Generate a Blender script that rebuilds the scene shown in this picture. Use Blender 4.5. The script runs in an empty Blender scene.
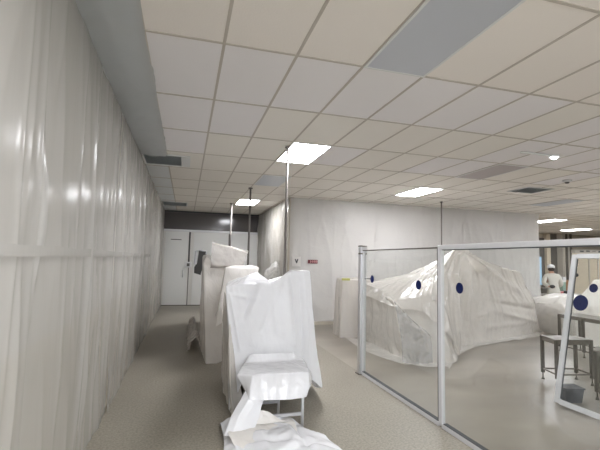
import bpy, bmesh, math, random
from mathutils import Vector, noise, Matrix
random.seed(7)
SC = bpy.context.scene
COL = SC.collection
PI = math.pi

# ------------------------------------------------------------------ camera
F_PX, YAW, PITCH, ROLL, EYE = 402.886, 0.2736, 0.0864, 0.0238, 1.75
fw = Vector((math.sin(YAW)*math.cos(PITCH), math.cos(YAW)*math.cos(PITCH), math.sin(PITCH)))
r0 = Vector((math.cos(YAW), -math.sin(YAW), 0)); u0 = r0.cross(fw)
rt = math.cos(ROLL)*r0 + math.sin(ROLL)*u0
up = math.cos(ROLL)*u0 - math.sin(ROLL)*r0
cd = bpy.data.cameras.new('camera'); cam = bpy.data.objects.new('camera', cd); COL.objects.link(cam)
M = Matrix((rt, up, -fw)).transposed().to_4x4(); M.translation = (0, 0, EYE)
cam.matrix_world = M
cd.sensor_fit = 'HORIZONTAL'; cd.sensor_width = 36; cd.lens = F_PX/600*36; cd.clip_start = .05; cd.clip_end = 200
SC.camera = cam

def at(px, py, X=None, Y=None, Z=None):
    """world point measured on the photograph, on a known plane"""
    d = fw + (px-300)/F_PX*rt - (py-225)/F_PX*up
    k = X/d.x if X is not None else (Y/d.y if Y is not None else (Z-EYE)/d.z)
    return Vector((d.x*k, d.y*k, EYE+d.z*k))

# ------------------------------------------------------------------ materials
def lin(c): return tuple(((v/255)/12.92 if v/255 <= .04045 else ((v/255+.055)/1.055)**2.4) for v in c)
class NT:
    def __init__(s, name):
        s.m = bpy.data.materials.new(name); s.m.use_nodes = True
        s.t = s.m.node_tree; s.t.nodes.clear()
        s.out = s.n('ShaderNodeOutputMaterial')
    def n(s, typ, **k):
        x = s.t.nodes.new(typ)
        for a, v in k.items():
            if a[0].isupper(): x.inputs[a.replace('_', ' ')].default_value = v
            else: setattr(x, a, v)
        return x
    def l(s, a, b): s.t.links.new(a, b)
def surf(name, rgb, rough=.5, metal=0, spec=.5, bump=0, bscale=(40,40,40), var=0, vscale=(3,3,3), detail=4, speck=0, coat=0):
    q = NT(name); c = lin(rgb)+(1,)
    p = q.n('ShaderNodeBsdfPrincipled', Base_Color=c, Roughness=rough, Metallic=metal)
    p.inputs['Specular IOR Level'].default_value = spec
    if coat: p.inputs['Coat Weight'].default_value = coat; p.inputs['Coat Roughness'].default_value = .15
    tc = q.n('ShaderNodeTexCoord')
    if bump or var or speck:
        mp = q.n('ShaderNodeMapping'); mp.inputs['Scale'].default_value = vscale; q.l(tc.outputs['Object'], mp.inputs[0])
    if var:
        nz = q.n('ShaderNodeTexNoise', Scale=1, Detail=detail); q.l(mp.outputs[0], nz.inputs['Vector'])
        rp = q.n('ShaderNodeMapRange'); rp.inputs[3].default_value = 1-var; rp.inputs[4].default_value = 1+var
        rp.inputs[1].default_value = .3; rp.inputs[2].default_value = .7
        q.l(nz.outputs[0], rp.inputs[0])
        mx = q.n('ShaderNodeVectorMath', operation='SCALE'); mx.inputs[0].default_value = c[:3]
        q.l(rp.outputs[0], mx.inputs['Scale']); last = mx.outputs[0]
        if speck:
            v = q.n('ShaderNodeTexNoise', Scale=42, Detail=3, Roughness=.75); q.l(tc.outputs['Object'], v.inputs['Vector'])
            r2 = q.n('ShaderNodeMapRange'); r2.inputs[1].default_value = .38; r2.inputs[2].default_value = .62
            r2.inputs[3].default_value = 1-speck; r2.inputs[4].default_value = 1+speck
            q.l(v.outputs[0], r2.inputs[0])
            m2 = q.n('ShaderNodeVectorMath', operation='SCALE'); q.l(last, m2.inputs[0]); q.l(r2.outputs[0], m2.inputs['Scale']); last = m2.outputs[0]
        q.l(last, p.inputs['Base Color'])
    if bump:
        m3 = q.n('ShaderNodeMapping'); m3.inputs['Scale'].default_value = bscale; q.l(tc.outputs['Object'], m3.inputs[0])
        nb = q.n('ShaderNodeTexNoise', Scale=1, Detail=3); q.l(m3.outputs[0], nb.inputs['Vector'])
        b = q.n('ShaderNodeBump', Strength=bump, Distance=.02); q.l(nb.outputs[0], b.inputs['Height']); q.l(b.outputs[0], p.inputs['Normal'])
    q.l(p.outputs[0], q.out.inputs[0]); return q.m
def film(name, rgb, clear=.4, rough=.22, bump=.4, bscale=(14,14,3), trans=.25, spec=.5, crs=1.2):
    """polythene: milky body, light comes through, glossy skin with small creases"""
    q = NT(name); c = lin(rgb)+(1,)
    p = q.n('ShaderNodeBsdfPrincipled', Base_Color=c, Roughness=rough); p.inputs['Specular IOR Level'].default_value = spec
    tr = q.n('ShaderNodeBsdfTranslucent', Color=c); m1 = q.n('ShaderNodeMixShader', Fac=trans)
    q.l(p.outputs[0], m1.inputs[1]); q.l(tr.outputs[0], m1.inputs[2]); last = m1.outputs[0]
    tc = q.n('ShaderNodeTexCoord'); mp = q.n('ShaderNodeMapping'); mp.inputs['Scale'].default_value = bscale
    q.l(tc.outputs['Object'], mp.inputs[0])
    nz = q.n('ShaderNodeTexNoise', Scale=1, Detail=3, Roughness=.55, Distortion=.8); q.l(mp.outputs[0], nz.inputs['Vector'])
    m4 = q.n('ShaderNodeMapping'); m4.inputs['Scale'].default_value = tuple(v*.45 for v in bscale); m4.inputs['Rotation'].default_value = (.5, .35, .6)
    q.l(tc.outputs['Object'], m4.inputs[0])
    rg = q.n('ShaderNodeTexNoise', noise_type='RIDGED_MULTIFRACTAL', Scale=1, Detail=2.5, Distortion=.5); q.l(m4.outputs[0], rg.inputs['Vector'])
    cl = q.n('ShaderNodeMapRange'); cl.inputs[1].default_value = .35; cl.inputs[2].default_value = 1.6; cl.inputs[4].default_value = crs; q.l(rg.outputs[0], cl.inputs[0])
    ad = q.n('ShaderNodeMath', operation='ADD'); q.l(nz.outputs[0], ad.inputs[0]); q.l(cl.outputs[0], ad.inputs[1])
    b = q.n('ShaderNodeBump', Strength=bump, Distance=.03); q.l(ad.outputs[0], b.inputs['Height'])
    q.l(b.outputs[0], p.inputs['Normal']); q.l(b.outputs[0], tr.inputs['Normal'])
    if clear:
        t = q.n('ShaderNodeBsdfTransparent'); t.inputs[0].default_value = (.97,.97,.97,1)
        m2 = q.n('ShaderNodeMixShader', Fac=clear); q.l(last, m2.inputs[1]); q.l(t.outputs[0], m2.inputs[2]); last = m2.outputs[0]
    q.l(last, q.out.inputs[0]); return q.m
def glass(name, tint=(.97,.98,.975)):
    q = NT(name); t = q.n('ShaderNodeBsdfTransparent'); t.inputs[0].default_value = tint+(1,)
    g = q.n('ShaderNodeBsdfGlossy', Roughness=.02); lw = q.n('ShaderNodeLayerWeight', Blend=.5)
    pw = q.n('ShaderNodeMath', operation='POWER'); pw.inputs[1].default_value = 5; q.l(lw.outputs['Facing'], pw.inputs[0])
    fr = q.n('ShaderNodeMapRange'); fr.inputs[3].default_value = .035; fr.inputs[4].default_value = .8; q.l(pw.outputs[0], fr.inputs[0])
    m = q.n('ShaderNodeMixShader'); q.l(fr.outputs[0], m.inputs[0]); q.l(t.outputs[0], m.inputs[1]); q.l(g.outputs[0], m.inputs[2])
    q.l(m.outputs[0], q.out.inputs[0]); return q.m
def glow(name, strength, rgb=(255,252,246)):
    q = NT(name); e = q.n('ShaderNodeEmission', Color=lin(rgb)+(1,), Strength=strength); q.l(e.outputs[0], q.out.inputs[0]); return q.m

MT = dict(
 tile_a=surf('tile_beige', (232,226,219), .9, spec=.2, bump=.1, bscale=(90,90,90)),
 tile_b=surf('tile_grey_pink', (232,229,229), .9, spec=.2, bump=.1, bscale=(90,90,90)),
 tile_c=surf('tile_cream', (231,227,220), .9, spec=.2, bump=.1, bscale=(90,90,90)),
 margin=surf('ceiling_margin', (218,221,222), .8),
 tbar=surf('ceiling_bar', (186,178,168), .6),
 tbarw=surf('lamp_frame_white', (215,216,214), .5),
 wall=surf('painted_wall', (196,192,185), .7, var=.03),
 dado=surf('painted_dado', (184,177,164), .6, var=.04),
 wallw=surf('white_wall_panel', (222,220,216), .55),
 doorw=surf('white_door', (228,228,226), .45),
 seam=surf('door_gap', (98,96,94), .6),
 dark=surf('dark_void', (52,49,48), .4),
 tran=surf('transom_glass_dark', (84,80,80), .12, var=.1, vscale=(.6,.6,.6)),
 alu=surf('brushed_aluminium', (205,206,208), .32, .85, bump=.05, bscale=(4,4,300)),
 aluw=surf('pale_anodised_aluminium', (218,218,220), .42, .25),
 gasket=surf('grey_gasket', (74,76,78), .7),
 steel=surf('stainless_steel', (126,120,112), .38, .6, bump=.05, bscale=(60,60,6)),
 steeld=surf('stainless_steel_dull', (100,95,88), .45, .5),
 pipe=surf('grey_conduit', (116,111,107), .6, .3),
 floor=surf('speckled_floor', (143,137,125), .42, var=.09, vscale=(.9,.6,1), speck=.2, spec=.32),
 floorp=surf('polished_concrete', (146,139,128), .3, var=.18, vscale=(.7,1.3,1), detail=6, spec=.5),
 tape=surf('yellow_green_tape', (176,176,96), .5),
 blue=surf('navy_sticker', (11,26,80), .6, spec=.15),
 black=surf('black_plastic', (32,32,34), .45),
 shade_brown=surf('shade_grey_brown', (96,90,82), .5),  # dark tone that stands in for shade under the front cover
 ventb=surf('vent_backing', (156,161,163), .6),
 bin=surf('blue_grey_bin', (58,61,68), .5),
 white=surf('white_plastic', (225,225,225), .4),
 paper=surf('paper', (196,194,192), .7),
 ink=surf('dark_ink', (52,52,58), .6),
 red=surf('dark_red_sign', (104,30,42), .5),
 redb=surf('red_paint', (178,44,44), .45),
 pink=surf('pale_letters', (214,164,166), .6),
 teal=surf('pale_green_plastic', (150,178,164), .5),
 orange=surf('tan_cardboard', (168,122,84), .8),
 ventd=surf('vent_dark', (196,202,203), .5),
 diffoff=surf('unlit_diffuser', (186,190,197), .35),
 mauve=surf('unlit_diffuser_mauve', (176,168,168), .5),
 glass=glass('clear_glass'),
 glow=glow('lit_diffuser', 19.5, (250,251,255)),
 winblue=glow('window_daylight', .55, (150,180,200)),
 tarp=film('white_polythene', (238,238,241), 0, .22, .3, (7,7,4), .18),
 tarpw=film('cream_polythene', (236,232,227), 0, .22, .35, (7,7,5), .22),
 tarpg=film('milky_polythene', (228,223,217), .08, .15, .5, (7,7,5), .28),
 hood=film('shaded_polythene', (192,186,180), .2, .25, .35, (7,7,5), .2),  # darker than the other sheets: shade on the hood put into its colour
 bag=film('grey_bag', (196,195,195), .5, .2, .5, (12,12,12), .2),
 clear=film('clear_polythene', (214,212,208), .5, .2, .12, (5,5,.8), .25),
 clearb=film('clear_polythene_wall', (228,226,224), .45, .22, .4, (6,6,9), .2),
 clearg=film('grey_clear_polythene', (216,219,220), .35, .25, .12, (4,4,4), .4),
 skin=surf('skin', (190,146,122), .5), hair=surf('hair', (54,44,38), .7), coat=surf('pale_coverall', (206,204,196), .8, bump=.3, bscale=(25,25,12)),
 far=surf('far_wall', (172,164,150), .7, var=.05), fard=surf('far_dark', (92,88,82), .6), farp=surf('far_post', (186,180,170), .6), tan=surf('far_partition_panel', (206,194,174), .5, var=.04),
)

# ------------------------------------------------------------------ object helpers
def link(name, me, m=None, parent=None):
    o = bpy.data.objects.new(name, me); COL.objects.link(o)
    if m is not None:
        for x in (m if isinstance(m, (list, tuple)) else [m]): me.materials.append(MT[x] if isinstance(x, str) else x)
    if parent is not None: o.parent = parent; o.matrix_parent_inverse = Matrix.Identity(4); o.location = -Vector(parent.location) if parent.parent is None else (0,0,0)
    return o
def tag(o, label=None, cat=None, group=None, kind=None):
    for k, v in (('label', label), ('category', cat), ('group', group), ('kind', kind)):
        if v: o[k] = v
    return o
def empty(name, loc, label, cat, group=None):
    o = bpy.data.objects.new(name, None); COL.objects.link(o); o.location = loc; o.empty_display_size = .1
    return tag(o, label, cat, group)
class MB:
    """mesh builder, world coordinates"""
    def __init__(s): s.b = bmesh.new(); s.mi = 0
    def _face(s, vs):
        f = s.b.faces.new(vs); f.material_index = s.mi; return f
    def box(s, x0, y0, z0, x1, y1, z1, bev=0):
        g = bmesh.ops.create_cube(s.b, size=1)['verts']
        for v in g: v.co = Vector(((x0+x1)/2+v.co.x*(x1-x0), (y0+y1)/2+v.co.y*(y1-y0), (z0+z1)/2+v.co.z*(z1-z0)))
        fs = set(f for v in g for f in v.link_faces)
        for f in fs: f.material_index = s.mi
        if bev: bmesh.ops.bevel(s.b, geom=list(set(e for v in g for e in v.link_edges)), offset=bev, segments=2, affect='EDGES', profile=.6)
        return s
    def hexa(s, P, bev=0):
        v = [s.b.verts.new(p) for p in P]   # 0-3 bottom ring, 4-7 top ring
        for q in ((3,2,1,0),(4,5,6,7),(0,1,5,4),(1,2,6,5),(2,3,7,6),(3,0,4,7)): s._face([v[i] for i in q])
        if bev: bmesh.ops.bevel(s.b, geom=list(set(e for x in v for e in x.link_edges)), offset=bev, segments=2, affect='EDGES')
        return s
    def bar(s, p, q, w, h, upv=(0,0,1), bev=0):
        p = Vector(p); q = Vector(q); d = (q-p).normalized(); u = Vector(upv)
        if abs(d.dot(u)) > .99: u = Vector((0,1,0))
        a = d.cross(u).normalized()*w/2; c = a.cross(d).normalized()*h/2
        return s.hexa([p-a-c, p+a-c, p+a+c, p-a+c, q-a-c, q+a-c, q+a+c, q-a+c], bev)
    def tube(s, pts, r, n=10, r2=None):
        pts = [Vector(p) for p in pts]; rings = []
        for i, p in enumerate(pts):
            d = (pts[min(i+1, len(pts)-1)]-pts[max(i-1, 0)]).normalized()
            u = Vector((0,0,1)) if abs(d.z) < .9 else Vector((1,0,0))
            a = d.cross(u).normalized(); b = d.cross(a)
            rr = r if r2 is None else r+(r2-r)*i/(len(pts)-1)
            rings.append([s.b.verts.new(p+rr*(math.cos(2*PI*k/n)*a+math.sin(2*PI*k/n)*b)) for k in range(n)])
        for A, B in zip(rings, rings[1:]):
            for k in range(n): s._face([A[k], A[(k+1)%n], B[(k+1)%n], B[k]]).smooth = True
        s._face(rings[0][::-1]); s._face(rings[-1]); return s
    def prism(s, pts, d):
        d = Vector(d); A = [s.b.verts.new(p) for p in pts]; B = [s.b.verts.new(Vector(p)+d) for p in pts]
        s._face(A[::-1]); s._face(B); n = len(A)
        for k in range(n): s._face([A[k], A[(k+1)%n], B[(k+1)%n], B[k]])
        return s
    def ball(s, c, r, sx=1, sy=1, sz=1, seg=16):
        g = bmesh.ops.create_uvsphere(s.b, u_segments=seg, v_segments=seg//2, radius=r)['verts']
        for v in g: v.co = Vector(c)+Vector((v.co.x*sx, v.co.y*sy, v.co.z*sz))
        for f in set(f for v in g for f in v.link_faces): f.smooth = True; f.material_index = s.mi
        return s
    def build(s, name, m, parent=None):
        bmesh.ops.recalc_face_normals(s.b, faces=s.b.faces[:])
        me = bpy.data.meshes.new(name); s.b.to_mesh(me); s.b.free(); return link(name, me, m, parent)
def struct(name, mb, m):
    o = mb.build(name, m); o['kind'] = 'structure'; return o

# ---- cloth helpers
def ridge(x): return 1-2*abs(x)
def crease(p, f, seed):
    return noise.noise(Vector((p.x*f+seed, p.y*f-seed, p.z*f+2*seed)))
def crumple(p, f, seed):
    v = 0; a = 1
    for k in range(3):
        v += a*(abs(crease(p, f, seed+k*7.3))); f *= 2.1; a *= .5
    return v-.35
def lerp_poly(pts, closed, n):
    """resample a polyline to n points by arc length, keeping the control points close"""
    P = list(pts)+([pts[0]] if closed else [])
    k = len(P)-1; out = []
    for i in range(n):
        t = i/(n if closed else n-1)*k; a = min(int(t), k-1); u = t-a
        out.append(P[a].lerp(P[a+1], u))
    return out
def grid_mesh(name, G, closed, mat, parent=None, thick=0, smooth=True):
    nv = len(G); nu = len(G[0]); vs = [tuple(p) for r in G for p in r]; fs = []
    for j in range(nv-1):
        for i in range(nu if closed else nu-1):
            a = j*nu+i; b = j*nu+(i+1)%nu; fs.append((a, b, b+nu, a+nu))
    me = bpy.data.meshes.new(name); me.from_pydata(vs, [], fs); me.update()
    bm = bmesh.new(); bm.from_mesh(me); bmesh.ops.remove_doubles(bm, verts=bm.verts[:], dist=.0008)
    if closed: bmesh.ops.recalc_face_normals(bm, faces=bm.faces[:])
    for f in bm.faces: f.smooth = smooth
    bm.to_mesh(me); bm.free()
    return link(name, me, mat, parent)
def relax(G, closed, it, pin_rows=()):
    nv = len(G); nu = len(G[0])
    for _ in range(it):
        N = [r[:] for r in G]
        for j in range(nv):
            for i in range(nu):
                if not closed and i in (0, nu-1):
                    if 0 < j < nv-1: N[j][i] = G[j][i]*.5+(G[j-1][i]+G[j+1][i])*.25
                    continue
                L = G[j][(i-1)%nu]; Rr = G[j][(i+1)%nu]
                if j in (0, nv-1): N[j][i] = G[j][i]*.5+(L+Rr)*.25
                else: N[j][i] = G[j][i]*.5+(L+Rr+G[j-1][i]+G[j+1][i])*.125
        G = N
    return G
def normals(G, closed):
    nv = len(G); nu = len(G[0]); N = []
    for j in range(nv):
        row = []
        for i in range(nu):
            a = G[j][(i+1)%nu if closed else min(i+1, nu-1)]-G[j][(i-1)%nu if closed else max(i-1, 0)]
            b = G[min(j+1, nv-1)][i]-G[max(j-1, 0)][i]
            n = a.cross(b); row.append(n.normalized() if n.length > 1e-9 else Vector((0,0,1)))
        N.append(row)
    return N
def drape(name, levels, nu, nvs, mat, parent=None, it=3, fold=.03, ff=5, crum=.012, cf=2.2, seed=1, closed=True, thr=None, floor=.004, top=.25, lines=()):
    """a sheet thrown over something: rings of points from hem to ridge, relaxed, then folds that deepen to the hem and small creases"""
    L = [[Vector(p) for p in lv] for lv in levels]
    rows = [lerp_poly(lv, closed, nu) for lv in L]; G = []
    for k in range(len(rows)-1):
        for s in range(nvs[k]):
            t = s/nvs[k]; G.append([a.lerp(b, t) for a, b in zip(rows[k], rows[k+1])])
    G.append(rows[-1])
    G = relax(G, closed, it)
    N = normals(G, closed); nv = len(G); out = []
    acc = [0.0]
    for i in range(1, nu): acc.append(acc[-1]+(G[0][i]-G[0][i-1]).length)
    tot = acc[-1] or 1
    nh = sum(nvs[:thr]) if thr else nv
    for j in range(nv):
        w = max(0, 1-j/nh); row = []
        for i in range(nu):
            p = G[j][i]; s = acc[i]
            sl = s+.25*noise.noise(Vector((p.z*1.1, seed, s*.4)))
            e = 1.0
            if closed: e = min(1, i/6, (nu-i)/6)
            f = ridge(noise.noise(Vector((sl*ff*.5, seed*3.1, p.z*.35))))*.5+.5*ridge(noise.noise(Vector((sl*ff*1.1, seed+9, p.z*.6))))-.45
            d = fold*f*(top+(1-top)*w)*e+crum*crumple(p, cf, seed)*2
            for (a, b, wd, dp) in lines:
                ab = b-a; k = max(0, min(1, (p-a).dot(ab)/ab.length_squared)); dd = (p-a-ab*k).length
                if dd < 3*wd: d += dp*math.exp(-(dd/wd)**1.3)*(.35+.65*math.sin(PI*min(1, .12+k*.8)))
            q = p+N[j][i]*d
            if q.z < floor: q.z = floor+.0003*(i%3)
            row.append(q)
        out.append(row)
    return grid_mesh(name, out, closed, mat, parent)
def hang(name, P00, P10, P01, P11, nu, nv, mat, parent=None, fold=.02, ff=3, crum=.008, cf=2, seed=1, nrm=None, sag=0, tie=.15, lines=()):
    """a flat hung sheet between four corners (00 low start, 10 low end, 01 high start, 11 high end)"""
    P00, P10, P01, P11 = map(Vector, (P00, P10, P01, P11)); G = []
    n = Vector(nrm) if nrm else (P10-P00).cross(P01-P00).normalized()
    Lu = (P10-P00).length
    for j in range(nv):
        v = j/(nv-1); row = []
        for i in range(nu):
            u = i/(nu-1); p = P00.lerp(P10, u).lerp(P01.lerp(P11, u), v)
            s = u*Lu; sl = s+.12*noise.noise(Vector((v*2.5, seed, s*.7)))
            f = max(0, ridge(noise.noise(Vector((sl*ff, seed*2.3, v*1.2)))))**3+.35*max(0, ridge(noise.noise(Vector((sl*ff*2.7, seed+4, v*2)))))**3
            d = fold*f*(tie+(1-tie)*(1-v)**.6)+crum*(crumple(Vector((s, seed, v*3)), cf, seed)+.35)
            for (ls, v0, v1, wd, dp, sl2) in lines:      # vertical creases: place along the sheet, height span, width, depth, slant
                if v0 < v < v1:
                    dd = s-ls-sl2*(v-(v0+v1)/2)-.02*noise.noise(Vector((v*9, ls, 0)))
                    if abs(dd) < 3*wd: d += dp*math.exp(-(abs(dd)/wd)**1.2)*math.sin(PI*(v-v0)/(v1-v0))
            row.append(p+n*d)
        G.append(row)
    return grid_mesh(name, G, False, mat, parent)

# =================================================================== SETTING
CZ, GX, GY, DX, DY = 3.45, .2165, 3.1213, .6, 1.1917      # ceiling height and grid
WX, EY, BX, BY, RX = -.815, 15.4, 2.67, 10.6, 11.1        # left wall, end wall, inner corner, back wall
m = MB(); m.box(-1.0, -5, -.1, 2.73, 17.3, 0); struct('floor', m, 'floor')
m = MB(); m.box(2.73, -5, -.1, 24, 17.3, 0); struct('floor_polished', m, 'floorp')
m = MB(); x0c = GX-DX
rows = list(range(-4, 12)); ncol = 40
for j in rows:
    ya, yb = GY+DY*j, min(GY+DY*(j+1), 17.1)
    m.mi = 3; m.box(WX-.1, ya, CZ, x0c, yb, CZ+.03)
    for i in range(ncol):
        xa = x0c+DX*i
        if ya > BY and BX < xa and xa+DX < RX: continue
        m.mi = 0 if j < 0 and i < 8 else (1 if random.random() < .62 and j < 3 else 2)
        m.box(xa, ya, CZ, xa+DX, yb, CZ+.03)
struct('ceiling', m, ['tile_a', 'tile_b', 'tile_c', 'margin'])
m = MB()
for i in range(ncol+1):
    x = x0c+DX*i
    ye = BY if BX < x < RX else (EY if x < BX else 17.1)
    m.box(x-.012, GY-4*DY, CZ-.005, x+.012, ye, CZ+.001)
for j in rows:
    y = GY+DY*j
    if y > 17: continue
    if y < BY: m.box(WX, y-.012, CZ-.0062, 24, y+.012, CZ+.001)
    else:
        if y < EY: m.box(WX, y-.012, CZ-.0062, BX, y+.012, CZ+.001)
        m.box(RX, y-.012, CZ-.0062, 24, y+.012, CZ+.001)
struct('trim_1', m, 'tbar')
m = MB(); m.box(WX-.1, -2, 1.24, WX, EY+.1, CZ); m.mi = 1; m.box(WX-.1, -2, 0, WX+.004, EY+.1, 1.24); struct('wall_left', m, ['wall', 'dado'])
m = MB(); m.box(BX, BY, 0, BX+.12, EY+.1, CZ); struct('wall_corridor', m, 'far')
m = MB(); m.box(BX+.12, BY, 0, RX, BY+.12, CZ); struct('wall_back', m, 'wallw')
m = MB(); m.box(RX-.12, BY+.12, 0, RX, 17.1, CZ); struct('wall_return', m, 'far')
m = MB(); m.box(BX+.12, BY-.012, 0, RX, BY, .09); struct('baseboard_back', m, 'dado')
m = MB(); m.box(4.2, -2.7, 0, 24, -2.6, CZ); struct('rear_light_block', m, 'wall')  # unseen wall, added to hold back light from behind on the right
# end wall: header rail, dark transom, flush white doors
m = MB(); m.box(WX, EY, 0, BX, EY+.1, 2.68); struct('wall_end', m, 'wallw')
m = MB(); m.box(WX, EY+.02, 2.76, BX, EY+.06, CZ); struct('window_1', m, 'tran')
m = MB(); m.box(WX, EY-.03, CZ-.07, BX, EY+.02, CZ-.001); struct('trim_2', m, 'dark')
m = MB(); m.box(WX, EY-.05, 2.68, BX, EY+.05, 2.76, .006); struct('trim_3', m, 'aluw')
def door(n, xa, xb, z1=2.66):
    d = MB().box(xa, EY-.035, .03, xb, EY, z1, .004).build('door_%d' % n, 'doorw'); d['kind'] = 'structure'; return d
d1 = door(1, -.74, .06); d2 = door(2, .26, 1.50); d3 = door(3, 1.60, 2.60)
MB().box(-.55, EY-.04, 2.37, -.18, EY-.035, 2.40).build('door_label', 'seam', d1)
MB().tube([(-.08, EY-.10, 1.02), (-.08, EY-.10, 1.3)], .014).tube([(-.08, EY-.10, 1.04), (-.08, EY-.035, 1.04)], .01).tube([(-.08, EY-.10, 1.28), (-.08, EY-.035, 1.28)], .01).build('door_handle', 'alu', d1)
m = MB(); m.box(.1, EY-.006, 0, .13, EY-.0005, 2.66); m.box(1.53, EY-.006, 0, 1.57, EY-.0005, 2.66); m.box(WX+.01, EY-.03, 0, BX, EY-.036, .028); struct('trim_4', m, 'seam')
# vision panel of door 2, half hidden by stray film
vp = [at(199, 250, Y=EY-.045), at(206.5, 251.5, Y=EY-.045), at(206, 256, Y=EY-.045), at(200.5, 275, Y=EY-.045), at(194, 273, Y=EY-.045), at(194.3, 267, Y=EY-.045), at(197, 263, Y=EY-.045)]
MB().prism(vp, (0,.008,0)).build('vision_panel', 'dark', d2)
m = MB(); m.tube([at(198.6, 250, Y=EY-.06), at(196, 251.5, Y=EY-.06), at(195.6, 258, Y=EY-.065), at(194.6, 264, Y=EY-.06), at(196.5, 263.5, Y=EY-.05)], .035, 7)
m.tube([at(199, 250, Y=EY-.06), at(203, 250.7, Y=EY-.06), at(206.6, 251.2, Y=EY-.06), at(206, 254, Y=EY-.06)], .028, 7)
tag(m.build('torn_film', 'tarp'), 'torn white film crumpled around the dark door window', 'plastic film')
# far room on the right
m = MB(); m.box(RX-.1, 17, 0, 24, 17.1, CZ); struct('wall_far', m, 'far')
m = MB(); m.box(23.9, -2, 0, 24, 17, CZ); struct('wall_right', m, 'far')
def farx(px): return at(px, 250, Y=16.9).x
m = MB(); m.box(farx(535), 16.93, .3, farx(545), 16.99, 3.2); struct('window_2', m, 'fard')
m = MB(); m.box(farx(536), 16.9, .75, farx(541.2), 16.925, 2.2); struct('window_3', m, 'winblue')
m = MB(); m.box(farx(549.5), 16.93, 0, farx(557.5), 16.99, CZ); struct('window_4', m, 'fard')
m = MB(); m.box(farx(545.2), 16.8, 0, farx(549), 16.99, CZ); struct('trim_5', m, 'tan')
m = MB(); m.box(farx(557.5), 16.6, 0, farx(562), 16.99, CZ); struct('trim_6', m, 'farp')
for k, px in enumerate((563.8, 566.3, 568.6, 570.8)):
    x = at(px, 250, Y=16.6).x
    p = MB().tube([(x, 16.6, .02), (x, 16.6, CZ-.001)], .07 if k%2 else .05, 12).build('wall_pipe', 'farp' if k%2 == 0 else 'steeld')
    tag(p, ['pale vertical pipe beside the far pillar', 'dull metal pipe second from the far pillar', 'pale vertical pipe third from the far pillar', 'dull metal pipe farthest right of the far pipes'][k], 'pipe', 'pipes on the far wall')
# tan partition seen behind the leaning panel
pr = empty('room_partition', (18, 14, 0), 'tan panelled room partition behind the leaning glazed panel', 'partition')
pa, pb = at(574, 260, Y=14).x, 22.5
MB().box(pa, 14, 0, pb, 14.1, 2.35).build('panel', 'tan', pr)
MB().box(pa, 13.95, 2.35, pb, 14.12, 2.5).build('top_rail', 'farp', pr)
for px in (589, 598): 
    x = at(px, 265, Y=13.99).x; MB().box(x-.03, 13.975, 0, x+.03, 14, 2.35).build('mullion', 'farp', pr)
k = at(576.3, 275, Y=13.95); MB().ball(k, .09).build('door_knob', 'black', pr)
m = MB()
for a in range(9): 
    x = pa+.3+a*.36; m.box(x, 13.935, 2.40+.02*(a%3), x+.2, 13.95, 2.46+.015*(a%2))
m.build('vent_slots', 'gasket', pr)

# =================================================================== CEILING FITTINGS
def cell(i, j): return GX+DX*(i-1), GY+DY*j
def luminaire(i, j, label, lit, mat=None, group='recessed ceiling lights'):
    x, y = cell(i, j); t = empty('ceiling_light', (x+.3, y+.6, CZ), label, 'ceiling light', group)
    f = MB(); w = .022; z0, z1 = CZ-.016, CZ-.0065
    for a in ((x, y, x+DX, y+w), (x, y+DY-w, x+DX, y+DY), (x, y+w, x+w, y+DY-w), (x+DX-w, y+w, x+DX, y+DY-w)): f.box(a[0], a[1], z0, a[2], a[3], z1)
    f.build('frame', 'tbarw', t)
    MB().box(x+w, y+w, CZ-.013, x+DX-w, y+DY-w, CZ-.008).build('diffuser', 'glow' if lit else mat, t); return t
luminaire(3, 2, 'lit white ceiling light nearest, left of centre beside the tall conduit', True)
luminaire(3, 7, 'small lit ceiling light far down the corridor', True)
luminaire(9, 4, 'lit ceiling light in front of the plastic-covered back wall', True)
luminaire(22, 7, 'lit far ceiling light just right of the back wall corner', True)
luminaire(29, 9, 'lit ceiling light farthest right in the far room', True)
luminaire(3, -1, 'large unlit blue-grey ceiling light at top of picture', False, 'diffoff')
luminaire(3, 4, 'unlit grey ceiling light between two lit lights over corridor', False, 'diffoff')
luminaire(9, 2, 'unlit mauve-grey ceiling panel light right of centre', False, 'mauve')
luminaire(16, 4, 'unlit grey ceiling light above the back wall corner', False, 'diffoff')
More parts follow.
